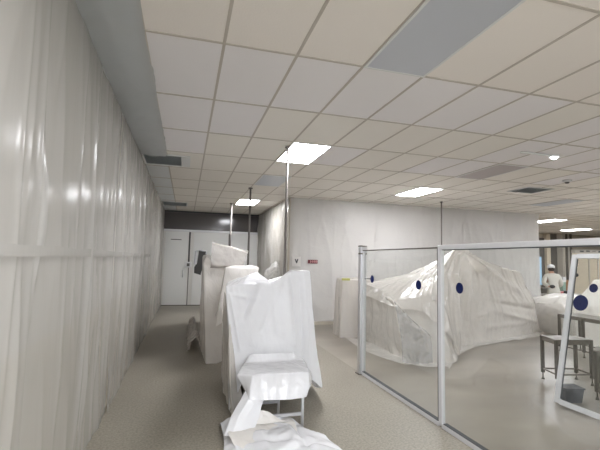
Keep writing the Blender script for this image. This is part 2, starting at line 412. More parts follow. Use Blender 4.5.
# lamps of the same ceiling beyond the frame, some added only as fill light
luminaire(3, -4, 'lit ceiling light behind the viewer over the aisle', True)
luminaire(2, -3, 'unseen ceiling light added above the viewer to brighten the front table', True)  # added fill for the table top and front cover
luminaire(20, 3, 'unseen ceiling light added to brighten the back wall near its corner', True)  # added fill for the right part of the back wall
luminaire(16, -1, 'lit ceiling light outside the frame far right', True)
luminaire(22, 2, 'lit ceiling light outside the frame in the far right bay', True)
luminaire(26, 5, 'unseen ceiling light added over the far bay to brighten it', True)  # added fill for the far room
luminaire(32, 7, 'unseen ceiling light added to brighten the tan room partition', True)  # added fill for the far partition
luminaire(16, 1, 'lit ceiling light outside the frame above the stainless stands', True)
def vent(x0, y0, x1, y1, label, blank=0):
    t = empty('ceiling_vent', ((x0+x1)/2, (y0+y1)/2, CZ), label, 'vent', 'ceiling vents')
    f = MB(); w = .03; z0, z1 = CZ-.02, CZ-.0065; xr = x1-blank
    for a in ((x0, y0, x1, y0+w), (x0, y1-w, x1, y1), (x0, y0+w, x0+w, y1-w), (xr-w, y0+w, x1, y1-w)): f.box(a[0], a[1], z0, a[2], a[3], z1)
    f.build('frame', 'tbarw', t)
    MB().box(x0+w, y0+w, CZ-.009, xr-w, y1-w, CZ-.0065).build('backing', 'ventb', t)
    n = 14; b = MB()
    for k in range(n):
        y = y0+w+(y1-y0-2*w)*(k+.5)/n; b.hexa([(x0+w, y-.013, CZ-.019), (xr-w, y-.013, CZ-.019), (xr-w, y-.009, CZ-.019), (x0+w, y-.009, CZ-.019), (x0+w, y+.007, CZ-.010), (xr-w, y+.007, CZ-.010), (xr-w, y+.011, CZ-.010), (x0+w, y+.011, CZ-.010)])
    b.build('louvre', 'ventd', t)
vent(-.79, 6.93, .0, 7.74, 'dark louvred vent with white end plate by the left wall', .12)
vent(-.79, 12.95, -.02, 13.8, 'narrow looking dark vent far down the corridor by the left wall', .0)
vent(7.06, 6.93, 7.76, 7.56, 'dark grey square vent on the right of the ceiling')
# small fittings
t = empty('emergency_light', tuple(at(554, 155.5, Z=CZ)), 'small white emergency spot with bright face on the ceiling at right', 'light fitting')
c = at(554, 155.5, Z=CZ-.01)
MB().tube([c+Vector((0,0,.003)), c+Vector((0,0,-.03))], .075, 20).build('base', 'white', t); MB().ball(c+Vector((0,0,-.03)), .045, 1, 1, .6).build('lens', 'glow', t)
MB().box(c.x-.62, c.y-.02, CZ-.03, c.x-.08, c.y+.02, CZ-.007).build('bracket', 'tbarw', t)
c = at(567, 180.5, Z=CZ-.01); t = empty('smoke_detector', tuple(c), 'round smoke detector with dark underside on the right of the ceiling', 'smoke detector')
MB().tube([c+Vector((0,0,.003)), c+Vector((0,0,-.035))], .08, 20, .07).build('base', 'white', t); MB().tube([c+Vector((0,0,-.035)), c+Vector((0,0,-.06))], .045, 16, .03).build('sensor', 'seam', t)
def conduit(x, y, z0, label, r=.016):
    t = empty('hanging_conduit', (x, y, CZ), label, 'conduit', 'vertical conduits from the ceiling')
    MB().tube([(x, y, CZ-.012), (x, y, z0)], r, 10).build('tube', 'pipe', t)
    MB().tube([(x, y, CZ-.006), (x, y, CZ-.03)], r*2.2, 14).build('ceiling_plate', 'pipe', t)
conduit(1.40, 5.77, 1.50, 'nearest grey conduit dropping behind the front white cover', .018)
conduit(1.42, 9.52, 1.35, 'grey conduit dropping to the tall machine cover, middle of corridor row', .024)
conduit(1.29, 12.46, 1.30, 'pale thin conduit farthest down the corridor row', .026)
conduit(6.72, 9.56, 1.78, 'thin conduit in front of the back wall above the tent cover', .018)
c = at(441.7, 203, Y=9.56)

# wall gear at the end wall
t = empty('switch_box', (.09, EY-.05, 1.5), 'white switch box hanging on cable beside the end doors', 'switch box')
MB().box(-.02, EY-.11, 1.38, .22, EY-.007, 1.58, .01).build('box', 'white', t); MB().box(.05, EY-.117, 1.42, .15, EY-.11, 1.53).build('face_plate', 'seam', t)
MB().tube([(.115, EY-.02, 1.57), (.115, EY-.02, 2.68)], .03, 8).build('cable', 'seam', t)
# signs on the back wall
def sign_plane(px, py): return at(px, py, Y=BY-.05)
t = empty('wall_sign', tuple(sign_plane(296.5, 262)), 'small white notice with dark arrow shape on the back wall', 'sign')
a, b = sign_plane(292.3, 256.5), sign_plane(300.6, 266.5); MB().box(a.x, BY-.055, b.z, b.x, BY-.05, a.z).build('board', 'paper', t)
v = [sign_plane(*p) for p in ((294.6, 259), (295.8, 259), (296.5, 261), (297.2, 259), (298.4, 259), (297, 263.2), (296, 263.2))]
MB().prism([p+Vector((0,-.012,0)) for p in v], (0,.006,0)).build('arrow', 'ink', t)
t = empty('warning_sign', tuple(sign_plane(313, 261)), 'dark red sign with pale letters on the back wall', 'sign')
a, b = sign_plane(308, 259.3), sign_plane(317.4, 264); MB().box(a.x, BY-.06, b.z+.01, b.x, BY-.05, a.z-.01).build('board', 'red', t)
m = MB()
for px in (310.4, 312.6, 314.6, 316.2):
    p = sign_plane(px, 261.6); m.box(p.x-.012, BY-.064, p.z-.03, p.x+.012, BY-.06, p.z+.03); m.box(p.x-.012, BY-.064, p.z-.012, p.x+.04, BY-.06, p.z+.004)
m.build('lettering', 'pink', t)

# =================================================================== SHEETING ON WALLS AND CEILING
ps = [(-1.2, 2.52, .045, 'nearest clear plastic sheet taped over the left wall'), (2.46, 3.80, .03, 'second clear plastic sheet on the left wall, with bright glints'), (3.74, 5.05, .05, 'third clear plastic sheet on the left wall, before the vent'), (5.0, 8.5, .035, 'fourth clear plastic sheet on the left wall, beside the ceiling vent'), (8.4, 15.3, .05, 'clear plastic sheet farthest down the left wall by the end doors')]
WL = [(2.44, .35, .98, .03, .015, .03), (2.49, .45, .70, .022, .045, -.05), (2.20, .2, .99, .02, .010, .02), (2.30, .15, .5, .03, .02, -.08), (3.05, .1, .6, .03, .010, .05), (3.30, .3, .99, .02, .008, 0),
      (3.70, .02, .99, .04, .03, .03), (3.9, .05, .6, .03, .015, .08), (4.3, .02, .55, .025, .02, -.08), (4.75, .0, .99, .04, .035, .05), (4.95, .1, .6, .03, .02, .1), (5.4, .2, .99, .04, .04, 0), (5.9, .02, .6, .05, .045, .1),
      (6.4, .02, .99, .05, .04, -.06), (7.2, .05, .8, .06, .045, .1), (7.9, .1, .99, .06, .04, 0), (8.9, .02, .9, .08, .05, .1), (10.2, .1, .99, .1, .05, -.1), (12, .02, .9, .1, .05, .1)]
for k, (ya, yb, off, lab) in enumerate(ps):
    n = int(max(110, (yb-ya)*75)) if k < 4 else 240
    x = WX+.008+(.012 if k%2 else .0)
    o = hang('plastic_sheet', (x+.012, ya, .006), (x+.012, yb, .006), (x, ya, CZ-.012), (x, yb, CZ-.012), n, 60, 'clear', None, off*.55, 1.1, .006, .7, 3.7+k*5.1, nrm=(1,0,0), tie=.6, lines=[(y-ya, a, b, w_, d_, q_) for (y, a, b, w_, d_, q_) in WL if ya < y < yb])
    tag(o, lab, 'plastic sheet', 'sheets on the left wall')
G = []
for j in range(120):
    y = -1.0+j/119*8.0; row = []
    for i in range(14):
        u = i/13; e = .02*noise.noise(Vector((y*1.4, 3, 1)))+.012*noise.noise(Vector((y*6, 1, 1)))
        x = WX+.02+(x0c+.015-WX-.02+e)*u
        row.append(Vector((x, y, CZ-.012-.03*math.sin(PI*u)*(.5+.5*noise.noise(Vector((y*1.1, u*2, 5))))-.012*max(0, ridge(noise.noise(Vector((y*3+u*2, u*2.2, 8))))))))
    G.append(row)
tag(grid_mesh('ceiling_film', G, False, 'clearg'), 'grey plastic strip taped along the ceiling edge above the left wall', 'plastic sheet')
# tape along the join at eye height
def strip(name, ya, yb, z, h, off, lab):
    g = [[V3(WX+off+.012*noise.noise(V3(y*1.7, 2, 0)), y, z+dz*h+.008*noise.noise(V3(y*2, dz, 9))) for y in [ya+(yb-ya)*k/90 for k in range(91)]] for dz in (0, .5, 1)]
    tag(grid_mesh(name, g, False, 'clear'), lab, 'tape')
V3 = lambda *a: Vector(a)
strip('joining_tape', -.5, 9.5, 1.735, .06, .062, 'long clear tape joining the left wall sheets at eye height')
o = hang('plastic_sheet', (BX-.02, EY-.1, .3), (BX-.02, BY-.02, .5), (BX-.015, EY-.1, CZ-.02), (BX-.015, BY-.02, CZ-.02), 150, 50, 'clear', None, .09, 2.0, .03, 2, 31, nrm=(-1,0,0), tie=.25)
tag(o, 'clear plastic sheet hung on the corridor side of the inner wall', 'plastic sheet')
# crumpled end of that sheet
o = drape('plastic_bundle', [[(2.1,10.75,.9),(2.36,10.55,.9),(2.48,10.9,.9),(2.48,11.9,.9),(2.3,12,.9),(2.1,11.4,.9)],[(2.15,10.8,1.25),(2.36,10.6,1.2),(2.48,10.9,1.25),(2.48,11.9,1.25),(2.35,12,1.2),(2.2,11.4,1.3)],[(2.4,10.9,1.55),(2.42,10.7,1.5),(2.48,10.9,1.5),(2.48,11.7,1.55),(2.5,11.8,1.5),(2.4,11.3,1.6)],[(2.5,10.95,1.68),(2.44,10.85,1.7),(2.48,10.9,1.7),(2.48,11.5,1.7),(2.44,11.5,1.7),(2.5,11.3,1.7)]], 90, [12,12,8], 'clear', None, 2, .12, 9, .05, 3, 5)
tag(o, 'bunched clear plastic at the foot of the inner wall sheet', 'plastic sheet')
bw = [(BX+.02, 5.3, 'clear plastic sheet over the back wall, behind the two signs'), (5.22, 8.3, 'clear plastic sheet over the middle of the back wall'), (8.2, RX+.02, 'clear plastic sheet at the right end of the back wall')]
for k, (xa, xb, lab) in enumerate(bw):
    y = BY-.012-.008*(k%2)
    o = hang('plastic_sheet', (xa, y, .1), (xb, y, .1), (xa, y, CZ-.015), (xb, y, CZ-.015), 110, 60, 'clearb', None, .03, 1.2, .028, 1.1, 41+k*3, nrm=(0,-1,0), tie=.5)
    tag(o, lab, 'plastic sheet', 'sheets on the back wall')

# =================================================================== CORRIDOR ROW OF COVERED MACHINES
V = lambda *a: Vector(a)
W = lambda px, py, Y: at(px, py, Y=Y)
Y1 = 4.76
m1 = [
 [(.55,4.74,.03),(.78,4.78,.50),(1.08,4.79,.50),(1.36,4.77,.46),tuple(W(322,388,4.80)),(1.76,5.3,.05),(1.72,6.0,.05),(1.1,6.15,.05),(.62,6.1,.004),(.60,5.4,.004)],
 [tuple(W(230,345,4.77)),(.80,4.76,.75),(1.08,4.76,.75),(1.36,4.76,.75),tuple(W(315.5,340,4.78)),(1.58,5.3,.75),(1.56,5.95,.75),(1.1,6.0,.75),(.64,5.9,.7),(.57,5.35,.7)],
 [tuple(W(226,287,Y1)),tuple(W(244,284,Y1)),tuple(W(271,283.5,4.80)),tuple(W(290,271,Y1)),tuple(W(309.5,271,4.79)),(1.48,5.2,1.46),(1.44,5.9,1.35),(1.1,5.95,1.3),(.66,5.85,1.4),(.55,5.3,1.44)],
 [tuple(W(236,281,5.05)),tuple(W(248,278,5.05)),tuple(W(270,283,4.95)),tuple(W(290,272,4.9)),tuple(W(303,271.5,4.9)),(1.40,5.25,1.45),(1.3,5.6,1.35),(1.1,5.65,1.35),(.8,5.6,1.45),(.68,5.3,1.50)],
 [tuple(W(256,272.5,5.3)),tuple(W(258,272.5,5.3)),tuple(W(268,281,5.2)),tuple(W(284,276,5.1)),tuple(W(296,273,5.1)),(1.34,5.3,1.42),(1.25,5.45,1.35),(1.1,5.45,1.35),(1.0,5.4,1.42),(.90,5.35,1.54)],
]
o = drape('draped_cover', m1, 300, [34,44,12,10], 'tarp', None, 1, .03, 3.2, .012, 1.3, 2, lines=[
 (W(257,285,Y1), W(243,318,Y1), .03, -.05), (W(262,285,Y1), W(250,312,Y1), .03, .035), (W(272,284,Y1), W(276,330,Y1), .02, .03), (W(282,279,Y1), W(262,330,Y1), .03, -.03),
 (W(304,274,Y1), W(311,380,Y1), .025, .04), (W(300,280,Y1), W(304,370,Y1), .02, -.03), (W(290,274,Y1), W(296,345,Y1), .02, .025), (W(230,295,Y1), W(240,350,Y1), .02, .03), (W(235,295,Y1), W(262,300,Y1), .02, .02)])
tag(o, 'tall bright white plastic cover with peaked top nearest the viewer', 'plastic cover', 'covers over the corridor machines')
t = empty('shade_box', (1.05, 5.5, 0), 'dark box added for shade under the peaked white cover', 'added box')  # box added to darken the opening below the cover
MB().box(.75, 5.05, .12, 1.40, 5.8, 1.0, .01).build('body', 'shade_brown', t)
for x in (.8, 1.35):
    for y in (5.1, 5.75): MB().tube([(x, y, 0), (x, y, .12)], .025, 12).build('foot', 'black', t)
MB().box(.80, 5.035, .25, 1.35, 5.05, .92, .004).build('door', 'shade_brown', t)
# long side skirt spreading on the floor to the left
sk = [[(.80,4.73,.006),(.585,4.62,.006),(.555,4.9,.006),(.555,5.4,.006),(.575,5.9,.006),(.60,6.35,.006)],[(.70,4.775,.22),(.56,4.68,.22),(.54,4.9,.25),(.54,5.4,.3),(.56,5.9,.3),(.585,6.3,.3)],[(.56,4.78,.8),(.52,4.73,.8),(.52,4.95,.85),(.53,5.4,.9),(.54,5.9,.9),(.57,6.3,.9)],[(.56,4.84,1.2),(.53,4.8,1.2),(.53,5,1.22),(.54,5.4,1.25),(.56,5.9,1.25),(.58,6.2,1.25)]]
o = drape('side_skirt', sk, 90, [14,26,16], 'tarpg', None, 1, .035, 6, .01, 2, 8, closed=False)
tag(o, 'milky plastic skirt trailing on the floor left of the front cover', 'plastic sheet')
m2 = [
 [tuple(W(215.5,327,6.35)),(.62,6.32,.8),(1.0,6.34,.5),(1.14,6.4,.3),(1.14,6.7,.2),(1.14,6.92,.1),(.9,6.95,.4),(.52,6.92,.8),tuple(W(219,318,6.6))],
 [tuple(W(219,304,6.37)),(.78,6.34,1.0),(1.0,6.36,.9),(1.13,6.4,.9),(1.13,6.7,.9),(1.12,6.88,.9),(.9,6.9,.9),(.60,6.88,1.0),(.55,6.6,1.0)],
 [tuple(W(225.5,267,6.4)),tuple(W(240,268,6.4)),tuple(W(258.5,267.5,6.4)),(1.12,6.45,1.5),(1.12,6.7,1.5),(1.1,6.86,1.5),(.9,6.86,1.55),(.66,6.86,1.58),(.62,6.6,1.6)],
 [tuple(W(233,265.5,6.5)),tuple(W(242,266,6.5)),tuple(W(252,265.5,6.5)),(1.08,6.55,1.6),(1.08,6.7,1.58),(1.06,6.8,1.58),(.92,6.8,1.6),(.8,6.8,1.6),(.75,6.6,1.62)],
 [(.88,6.65,1.63),(.9,6.65,1.63),(1.0,6.65,1.63),(1.05,6.65,1.62),(1.05,6.7,1.62),(1.02,6.7,1.62),(1,6.7,1.62),(.9,6.7,1.62),(.88,6.67,1.63)],
]
o = drape('draped_cover', m2, 180, [20,26,8,6], 'tarpw', None, 1, .035, 5, .01, 1.8, 12)
tag(o, 'white plastic cover directly behind the peaked front cover, pointed left corner', 'plastic cover', 'covers over the corridor machines')
m3 = [
 [tuple(W(206,368,6.98)),(.7,7.0,.05),(1.12,7.05,.05),(1.18,9.5,.05),(1.18,11.6,.05),(.9,11.8,.05),(.50,11.6,.01),(.44,10,.01),(.36,8.5,.01)],
 [tuple(W(204,310,7.02)),(.7,7.02,1.0),(1.10,7.05,1.0),(1.15,9.5,1.0),(1.15,11.5,1.0),(.9,11.6,1.0),(.50,11.5,1.0),(.42,10,1.0),(.33,8.5,1.0)],
 [tuple(W(203,264,7.04)),(.7,7.05,1.56),(1.08,7.1,1.45),(1.12,9.5,1.45),(1.12,11.4,1.45),(.9,11.5,1.55),(.50,11.4,1.75),(.43,10,1.78),(.335,8.5,1.79)],
 [tuple(W(206,257,7.3)),(.7,7.3,1.6),(1.02,7.4,1.5),(1.06,9.5,1.5),(1.06,11.3,1.5),(.9,11.3,1.6),(.58,11.2,1.80),(.50,10,1.82),(.41,8.5,1.82)],
 [(.65,8.5,1.70),(.75,8.4,1.65),(.85,8.4,1.6),(.9,9.5,1.58),(.9,10.5,1.6),(.85,10.6,1.65),(.8,10.6,1.75),(.75,10,1.76),(.7,9.0,1.74)],
]
o = drape('draped_cover', m3, 200, [26,18,6,10], 'tarpg', None, 2, .03, 4, .012, 1.5, 21)
tag(o, 'long grey-white plastic cover farthest back in the corridor row', 'plastic cover', 'covers over the corridor machines')
# stiff top flap over the third machine
q = [W(212,242,6.98), W(248,252.5,6.98), W(243,266.5,6.98), W(226,266.5,6.98), W(210.5,266.5,6.98)]
bk = [W(212.5,243,8.4), W(248.3,251,8.2)]
fl = [[q[4]+V(0,.1,-.05), q[3]+V(0,.08,-.02), q[2]+V(0,.05,0)], [q[4], q[3], q[2]], [q[0], q[0].lerp(q[1], .5)+V(0,0,.01), q[1]], [bk[0], bk[0].lerp(bk[1], .5), bk[1]]]
o = drape('cover_flap', fl, 60, [3,22,16], 'hood', None, 1, .025, 3, .012, 2, 25, closed=False)
tag(o, 'wedge-shaped plastic hood raised on top of the long rear cover', 'plastic cover')
o = drape('floor_film', [[(.10,7.9,.006),(.12,8.6,.006),(.10,9.5,.006),(.14,10.6,.006)],[(.16,7.85,.2),(.17,8.6,.2),(.15,9.5,.24),(.18,10.6,.2)],[(.26,7.85,.28),(.26,8.6,.32),(.24,9.5,.36),(.26,10.6,.3)],[(.34,7.9,.1),(.33,8.6,.12),(.32,9.5,.12),(.32,10.6,.1)]], 90, [8,8,8], 'tarpg', None, 1, .05, 8, .035, 4, 27, closed=False)
tag(o, 'crumpled clear film heaped on the floor left of the rear cover', 'plastic film')

# =================================================================== WORK TABLE, ITS COVER, FLOOR HEAP
t = empty('work_table', (.98, 4.4, 0), 'small grey metal table under white plastic at front', 'table')
TX0, TX1, TY0, TY1, TZ = .72, 1.27, 4.17, 4.62, .57
MB().box(TX0-.01, TY0-.02, TZ-.03, TX1+.02, TY1, TZ, .004).build('table_top', 'steel', t)
for x, y in ((TX1-.02, TY0+.02), (1.085, TY1-.03), (TX0+.02, TY1-.04), (TX0+.02, TY0+.02)):
    MB().box(x-.014, y-.014, 0, x+.014, y+.014, TZ-.03, .003).build('leg', 'alu', t)
MB().bar((TX0+.04, TY0+.02, .15), (TX1-.035, TY0+.02, .15), .024, .03).build('stretcher', 'alu', t)
MB().bar((TX0+.03, TY1-.03, .15), (1.075, TY1-.03, .15), .024, .03).build('stretcher', 'alu', t)
z = TZ+.012
tc_ = [
 [tuple(W(246,393,4.14)), tuple(W(249,400,4.03)), tuple(W(262,400.5,4.01)), tuple(W(275,400,4.0)), tuple(W(291,399.5,4.0)), tuple(W(307,397,4.04)), (1.41,4.38,.45), (1.44,4.62,.50), (1.43,4.69,.52)],
 [tuple(W(244,388,4.20)), tuple(W(250,389,4.07)), tuple(W(262,388,4.05)), tuple(W(275,388,4.05)), tuple(W(292,387,4.05)), tuple(W(310,386,4.06)), (1.40,4.38,.50), (1.42,4.62,.54), (1.41,4.69,.57)],
 [tuple(W(237,375,4.27)), tuple(W(252.5,375.5,4.13)), tuple(W(262,374.5,4.12)), tuple(W(275,374,4.12)), tuple(W(292,373,4.12)), tuple(W(309,372.5,4.12)), (1.34,4.38,z), (1.38,4.62,z), (1.37,4.69,z+.02)],
 [(.64,4.48,z), (.72,4.42,z), (.84,4.40,z), (.96,4.40,z), (1.12,4.40,z), (1.24,4.43,z), (1.29,4.48,z), (1.33,4.64,z), (1.34,4.69,z+.03)],
 [(.70,4.64,z), (.76,4.64,z), (.86,4.64,z), (.98,4.64,z), (1.1,4.64,z), (1.18,4.65,z), (1.24,4.66,z), (1.28,4.67,z+.01), (1.30,4.71,z+.04)],
 [(.75,4.70,z+.06), (.8,4.69,z+.08), (.88,4.68,z+.08), (1.0,4.68,z+.08), (1.1,4.69,z+.08), (1.16,4.70,z+.07), (1.22,4.70,z+.07), (1.25,4.71,z+.07), (1.28,4.72,z+.08)],
]
o = drape('table_cover', tc_, 120, [8,9,14,10,5], 'tarp', None, 1, .012, 7, .007, 3, 33, closed=False)
tag(o, 'white plastic draped over the small front table with short front flap', 'plastic cover')
# left tail of the sheet that falls from the table to the floor
tl = [
 [tuple(W(224,436,3.98)),tuple(W(232,436,3.96)),tuple(W(241,434,3.98)),tuple(W(253,431,4.02))],
 [tuple(W(231,416,4.04)),tuple(W(238,417,4.0)),tuple(W(246,417,4.0)),tuple(W(259,417,4.03))],
 [tuple(W(240,401,4.09)),tuple(W(247,402,4.03)),tuple(W(255,403,4.02)),tuple(W(262,404,4.04))],
 [tuple(W(245,391,4.14)),tuple(W(250,394,4.06)),tuple(W(258,395,4.05)),tuple(W(266,396,4.045))],
]
o = drape('plastic_sheet', tl, 60, [16,16,10], 'tarp', None, 1, .02, 5, .01, 2.5, 37, closed=False)
tag(o, 'white plastic tail falling from the front table down to the floor', 'plastic sheet')
# heap on the floor
fh = []
hp = [
 [(.42,4.42,.0),(.70,4.44,.0),(1.0,4.36,.0),(1.22,4.26,.0)],
 [(.42,4.30,.07),(.70,4.36,.16),(1.0,4.30,.13),(1.22,4.22,.05)],
 [(.43,4.12,.05),(.70,4.16,.09),(1.02,4.14,.10),(1.25,4.10,.06)],
 [(.42,3.95,.05),(.72,3.94,.13),(1.05,3.94,.12),(1.36,3.88,.05)],
 [(.40,3.72,.04),(.72,3.70,.07),(1.05,3.72,.11),(1.44,3.68,.05)],
 [(.38,3.40,.03),(.72,3.36,.06),(1.1,3.38,.08),(1.55,3.50,.03)],
 [(.36,3.0,.0),(.75,2.95,.0),(1.15,3.0,.0),(1.6,3.2,.0)],
]
o = drape('plastic_heap', hp, 110, [12]*6, 'tarp', None, 1, .03, 4, .03, 1.6, 44, closed=False, floor=.006, lines=[(V(.5,3.9,.1), V(1.5,3.6,.05), .03, .04), (V(.9,4.1,.1), V(1.45,3.8,.05), .025, -.04), (V(.6,3.4,.05), V(1.3,3.75,.1), .03, .04), (V(1.1,4.1,.1), V(1.2,3.3,.05), .025, .04), (V(.45,4.2,.05), V(.7,3.4,.05), .025, .03)])
tag(o, 'crumpled white plastic heap lying on the floor before the small table', 'plastic sheet')
o = drape('folded_sheet', [[tuple(W(233,423,4.16)),tuple(W(262,420,4.18)),tuple(W(291,416,4.2))],[tuple(W(229,429,4.02)),tuple(W(262,426,4.03)),tuple(W(295,421,4.05))],[tuple(W(228,433,3.95)),tuple(W(262,430,3.97)),tuple(W(296,425,4.0))],[tuple(W(233,443,3.84)),tuple(W(264,441,3.84)),tuple(W(298,436,3.88))],[tuple(W(238,453,3.74)),tuple(W(266,452,3.74)),tuple(W(303,448,3.76))]], 80, [8,8,12,10], 'tarpw', None, 1, .012, 5, .012, 3, 49, closed=False)
tag(o, 'folded edge of white plastic lying across the floor heap', 'plastic sheet')
tip = W(261,410,4.12)
o = drape('plastic_sheet', [[tuple(W(240,425,4.08)),tuple(W(262,424,4.08)),tuple(W(287,421,4.08))],[tuple(W(247,419,4.10)),tuple(W(262,416,4.10)),tuple(W(280,419,4.10))],[tuple(W(256,411.5,4.12)),tuple(tip),tuple(W(268,411.5,4.12))]], 40, [8,8], 'tarpw', None, 1, .015, 6, .012, 4, 53, closed=False)
tag(o, 'small peaked fold of white plastic standing under the front table', 'plastic sheet')

# =================================================================== GLAZED PARTITION
PX = 2.73; PH = 1.95
t = empty('glazed_partition', (PX, 4, 0), 'glazed aluminium partition with three navy dots, standing left of the leaning panel', 'partition')
PYS = [5.96, 3.90, 1.84]
p = MB().box(PX-.05, 5.92, .01, PX+.05, 6.02, 1.985, .006)
p.build('end_post', 'alu', t)
MB().box(PX-.075, 5.90, 0, PX+.075, 6.04, .012).build('foot_plate', 'steeld', t)
MB().box(PX-.052, 5.918, 1.86, PX+.052, 6.022, 1.885).build('clamp_band', 'steeld', t)
MB().box(PX-.053, 5.917, 1.985, PX+.053, 6.023, 2.0).build('post_cap', 'steeld', t)
for y in PYS[1:]: MB().box(PX-.022, y-.028, .03, PX+.022, y+.028, PH, .004).build('mullion', 'aluw', t)
for k in range(2):
    ya, yb = PYS[k], PYS[k+1]; ya -= .04 if k == 0 else .028
    if k == 0:
        MB().box(PX-.02, yb+.028, PH-.035, PX+.02, ya, PH-.02).build('top_rail', 'steeld', t)
        MB().box(PX-.02, ya-.022, .05, PX+.02, ya, PH-.035).build('side_frame', 'aluw', t)
    else: MB().box(PX-.022, yb+.028, PH-.05, PX+.022, ya, PH, .004).build('top_rail', 'aluw', t)
    MB().box(PX-.025, yb+.028, .0, PX+.025, ya, .05, .005).build('base_rail', 'aluw', t)
    z1 = PH-.035 if k == 0 else PH-.05
    MB().box(PX-.006, yb+.028, .05, PX+.006, ya-(.022 if k == 0 else 0), z1).build('pane', 'glass', t)
    g = MB(); g.box(PX-.023, yb+.028, .052, PX+.023, yb+.037, z1); g.box(PX-.0235, yb+.037, .05, PX+.0235, ya-.03, .058)
    if k: g.box(PX-.0235, yb+.037, z1-.008, PX+.0235, ya-.03, z1-.001)
    g.build('gasket', 'gasket', t)
for y, z in ((5.60, 1.488), (4.335, 1.483), (3.575, 1.50)):
    MB().tube([(PX-.0105, y, z), (PX-.0065, y, z)], .056, 28).build('round_sticker', 'blue', t)
MB().tube([(PX-.012, 5.84, 1.478), (PX-.012, 5.66, 1.487)], .008, 8).build('latch_arm', 'black', t)

# =================================================================== LEANING GLAZED PANEL
t = empty('leaning_panel', (4.65, 3.2, 0), 'glazed aluminium frame panel leaning back at right edge of picture', 'panel')
A0 = V(4.61, 4.18, .03); A1 = V(4.99, 4.18, 1.905); ln = V(0, -2.05, 0)
rise = (A1-A0).normalized(); nr = rise.cross(ln).normalized()
MB().bar(A0, A1, .07, .04, nr, .004).build('stile', 'aluw', t)
MB().bar(A0+ln, A1+ln, .07, .04, nr, .004).build('stile', 'aluw', t)
e = V(0,-.035,0)
MB().bar(A0+e+rise*.02, A0+ln-e+rise*.02, .04, .06, rise, .004).build('bottom_rail', 'aluw', t)
MB().bar(A1+e-rise*.02, A1+ln-e-rise*.02, .04, .06, rise, .004).build('top_rail', 'aluw', t)
g = MB(); e2 = V(0,-.043,0); g.bar(A0+e2+rise*.06, A1+e2-rise*.06, .010, .010, nr); g.build('gasket', 'gasket', t)
MB().bar((A0+e2+ln/2-V(0,-.043,0)+rise*.05), (A1+ln/2-rise*.05), 1.95, .008, nr).build('pane', 'glass', t)
def onpanel(px, py):
    d = at(px, py, Y=1)-V(0,0,EYE); c0 = V(0,0,EYE); k = (A0-c0).dot(nr)/d.dot(nr); return c0+d*k
nc = nr if (V(0,0,EYE)-A0).dot(nr) > 0 else -nr
for px, py, rr in ((581, 303, .10), (594, 288.3, .055)):
    c = onpanel(px, py); MB().tube([c+nc*.006, c+nc*.010], rr, 32).build('round_sticker', 'blue', t)

# =================================================================== STAINLESS STANDS
def stand(cs, h, label, rail=.16, top=.035, lw=.042, rails=((0,1),(1,2),(2,3),(3,0)), extra=()):
    c = sum((V(x, y, 0) for x, y in cs), V(0,0,0))/4
    t = empty('steel_stand', tuple(c), label, 'stand', 'stainless steel stands')
    P = [V(x, y, 0) for x, y in cs]; O = [p+(p-c).normalized()*.03 for p in P]
    MB().hexa([o+V(0,0,h-.012) for o in O]+[o+V(0,0,h) for o in O], .003).build('top', 'steel', t)
    ap = MB()
    for a in range(4): ap.bar(P[a]+V(0,0,h-.042), P[(a+1)%4]+V(0,0,h-.042), .02, .06)
    ap.build('apron', 'steel', t)
    for p in P+[V(x, y, 0) for x, y in extra]:
        L = MB().box(p.x-lw/2, p.y-lw/2, .10, p.x+lw/2, p.y+lw/2, h-.012, .004).build('leg', 'steeld', t)
        f = MB().tube([p+V(0,0,.03), p+V(0,0,.10)], .009, 10); f.tube([p, p+V(0,0,.012), p+V(0,0,.035)], .026, 14, .014); f.build('levelling_foot', 'steeld', L)
    for a, b in rails:
        MB().bar(P[a]+V(0,0,rail), P[b]+V(0,0,rail), .018, .022).build('stretcher', 'steel', t)
    return t
stand([(5.43,5.16),(5.94,5.03),(5.875,4.72),(5.32,4.81)], .665, 'low square stainless stand just behind the leaning panel frame')
stand([(7.53,6.72),(8.1,6.74),(8.0,5.1),(7.44,5.05)], .76, 'taller long stainless bench behind the low square stand', .12, rails=((0,1),(1,2),(2,3),(3,0)), extra=[(7.475,6.15)])
stand([(5.33,4.22),(5.62,4.40),(6.1,3.9),(5.8,3.75)], .64, 'stainless stand cut off by the right edge of the picture', .14)
t = empty('floor_bin', (5.0, 4.3, 0), 'dark blue-grey bin on the floor behind the leaning panel', 'bin')
a = at(564.5, 403, Z=0); b = at(578, 405, Z=0)
bc = (a+b)/2+V(.06,.08,0)
MB().hexa([bc+V(-.10,-.05,.002), bc+V(.10,-.1,.002), bc+V(.16,.06,.002), bc+V(-.04,.11,.002), bc+V(-.12,-.06,.175), bc+V(.12,-.12,.175), bc+V(.18,.08,.175), bc+V(-.06,.13,.175)], .006).build('body', 'bin', t)
MB().hexa([bc+V(-.13,-.07,.175), bc+V(.13,-.13,.175), bc+V(.19,.09,.175), bc+V(-.07,.14,.175), bc+V(-.13,-.07,.19), bc+V(.13,-.13,.19), bc+V(.19,.09,.19), bc+V(-.07,.14,.19)], .003).build('lid', 'bin', t)

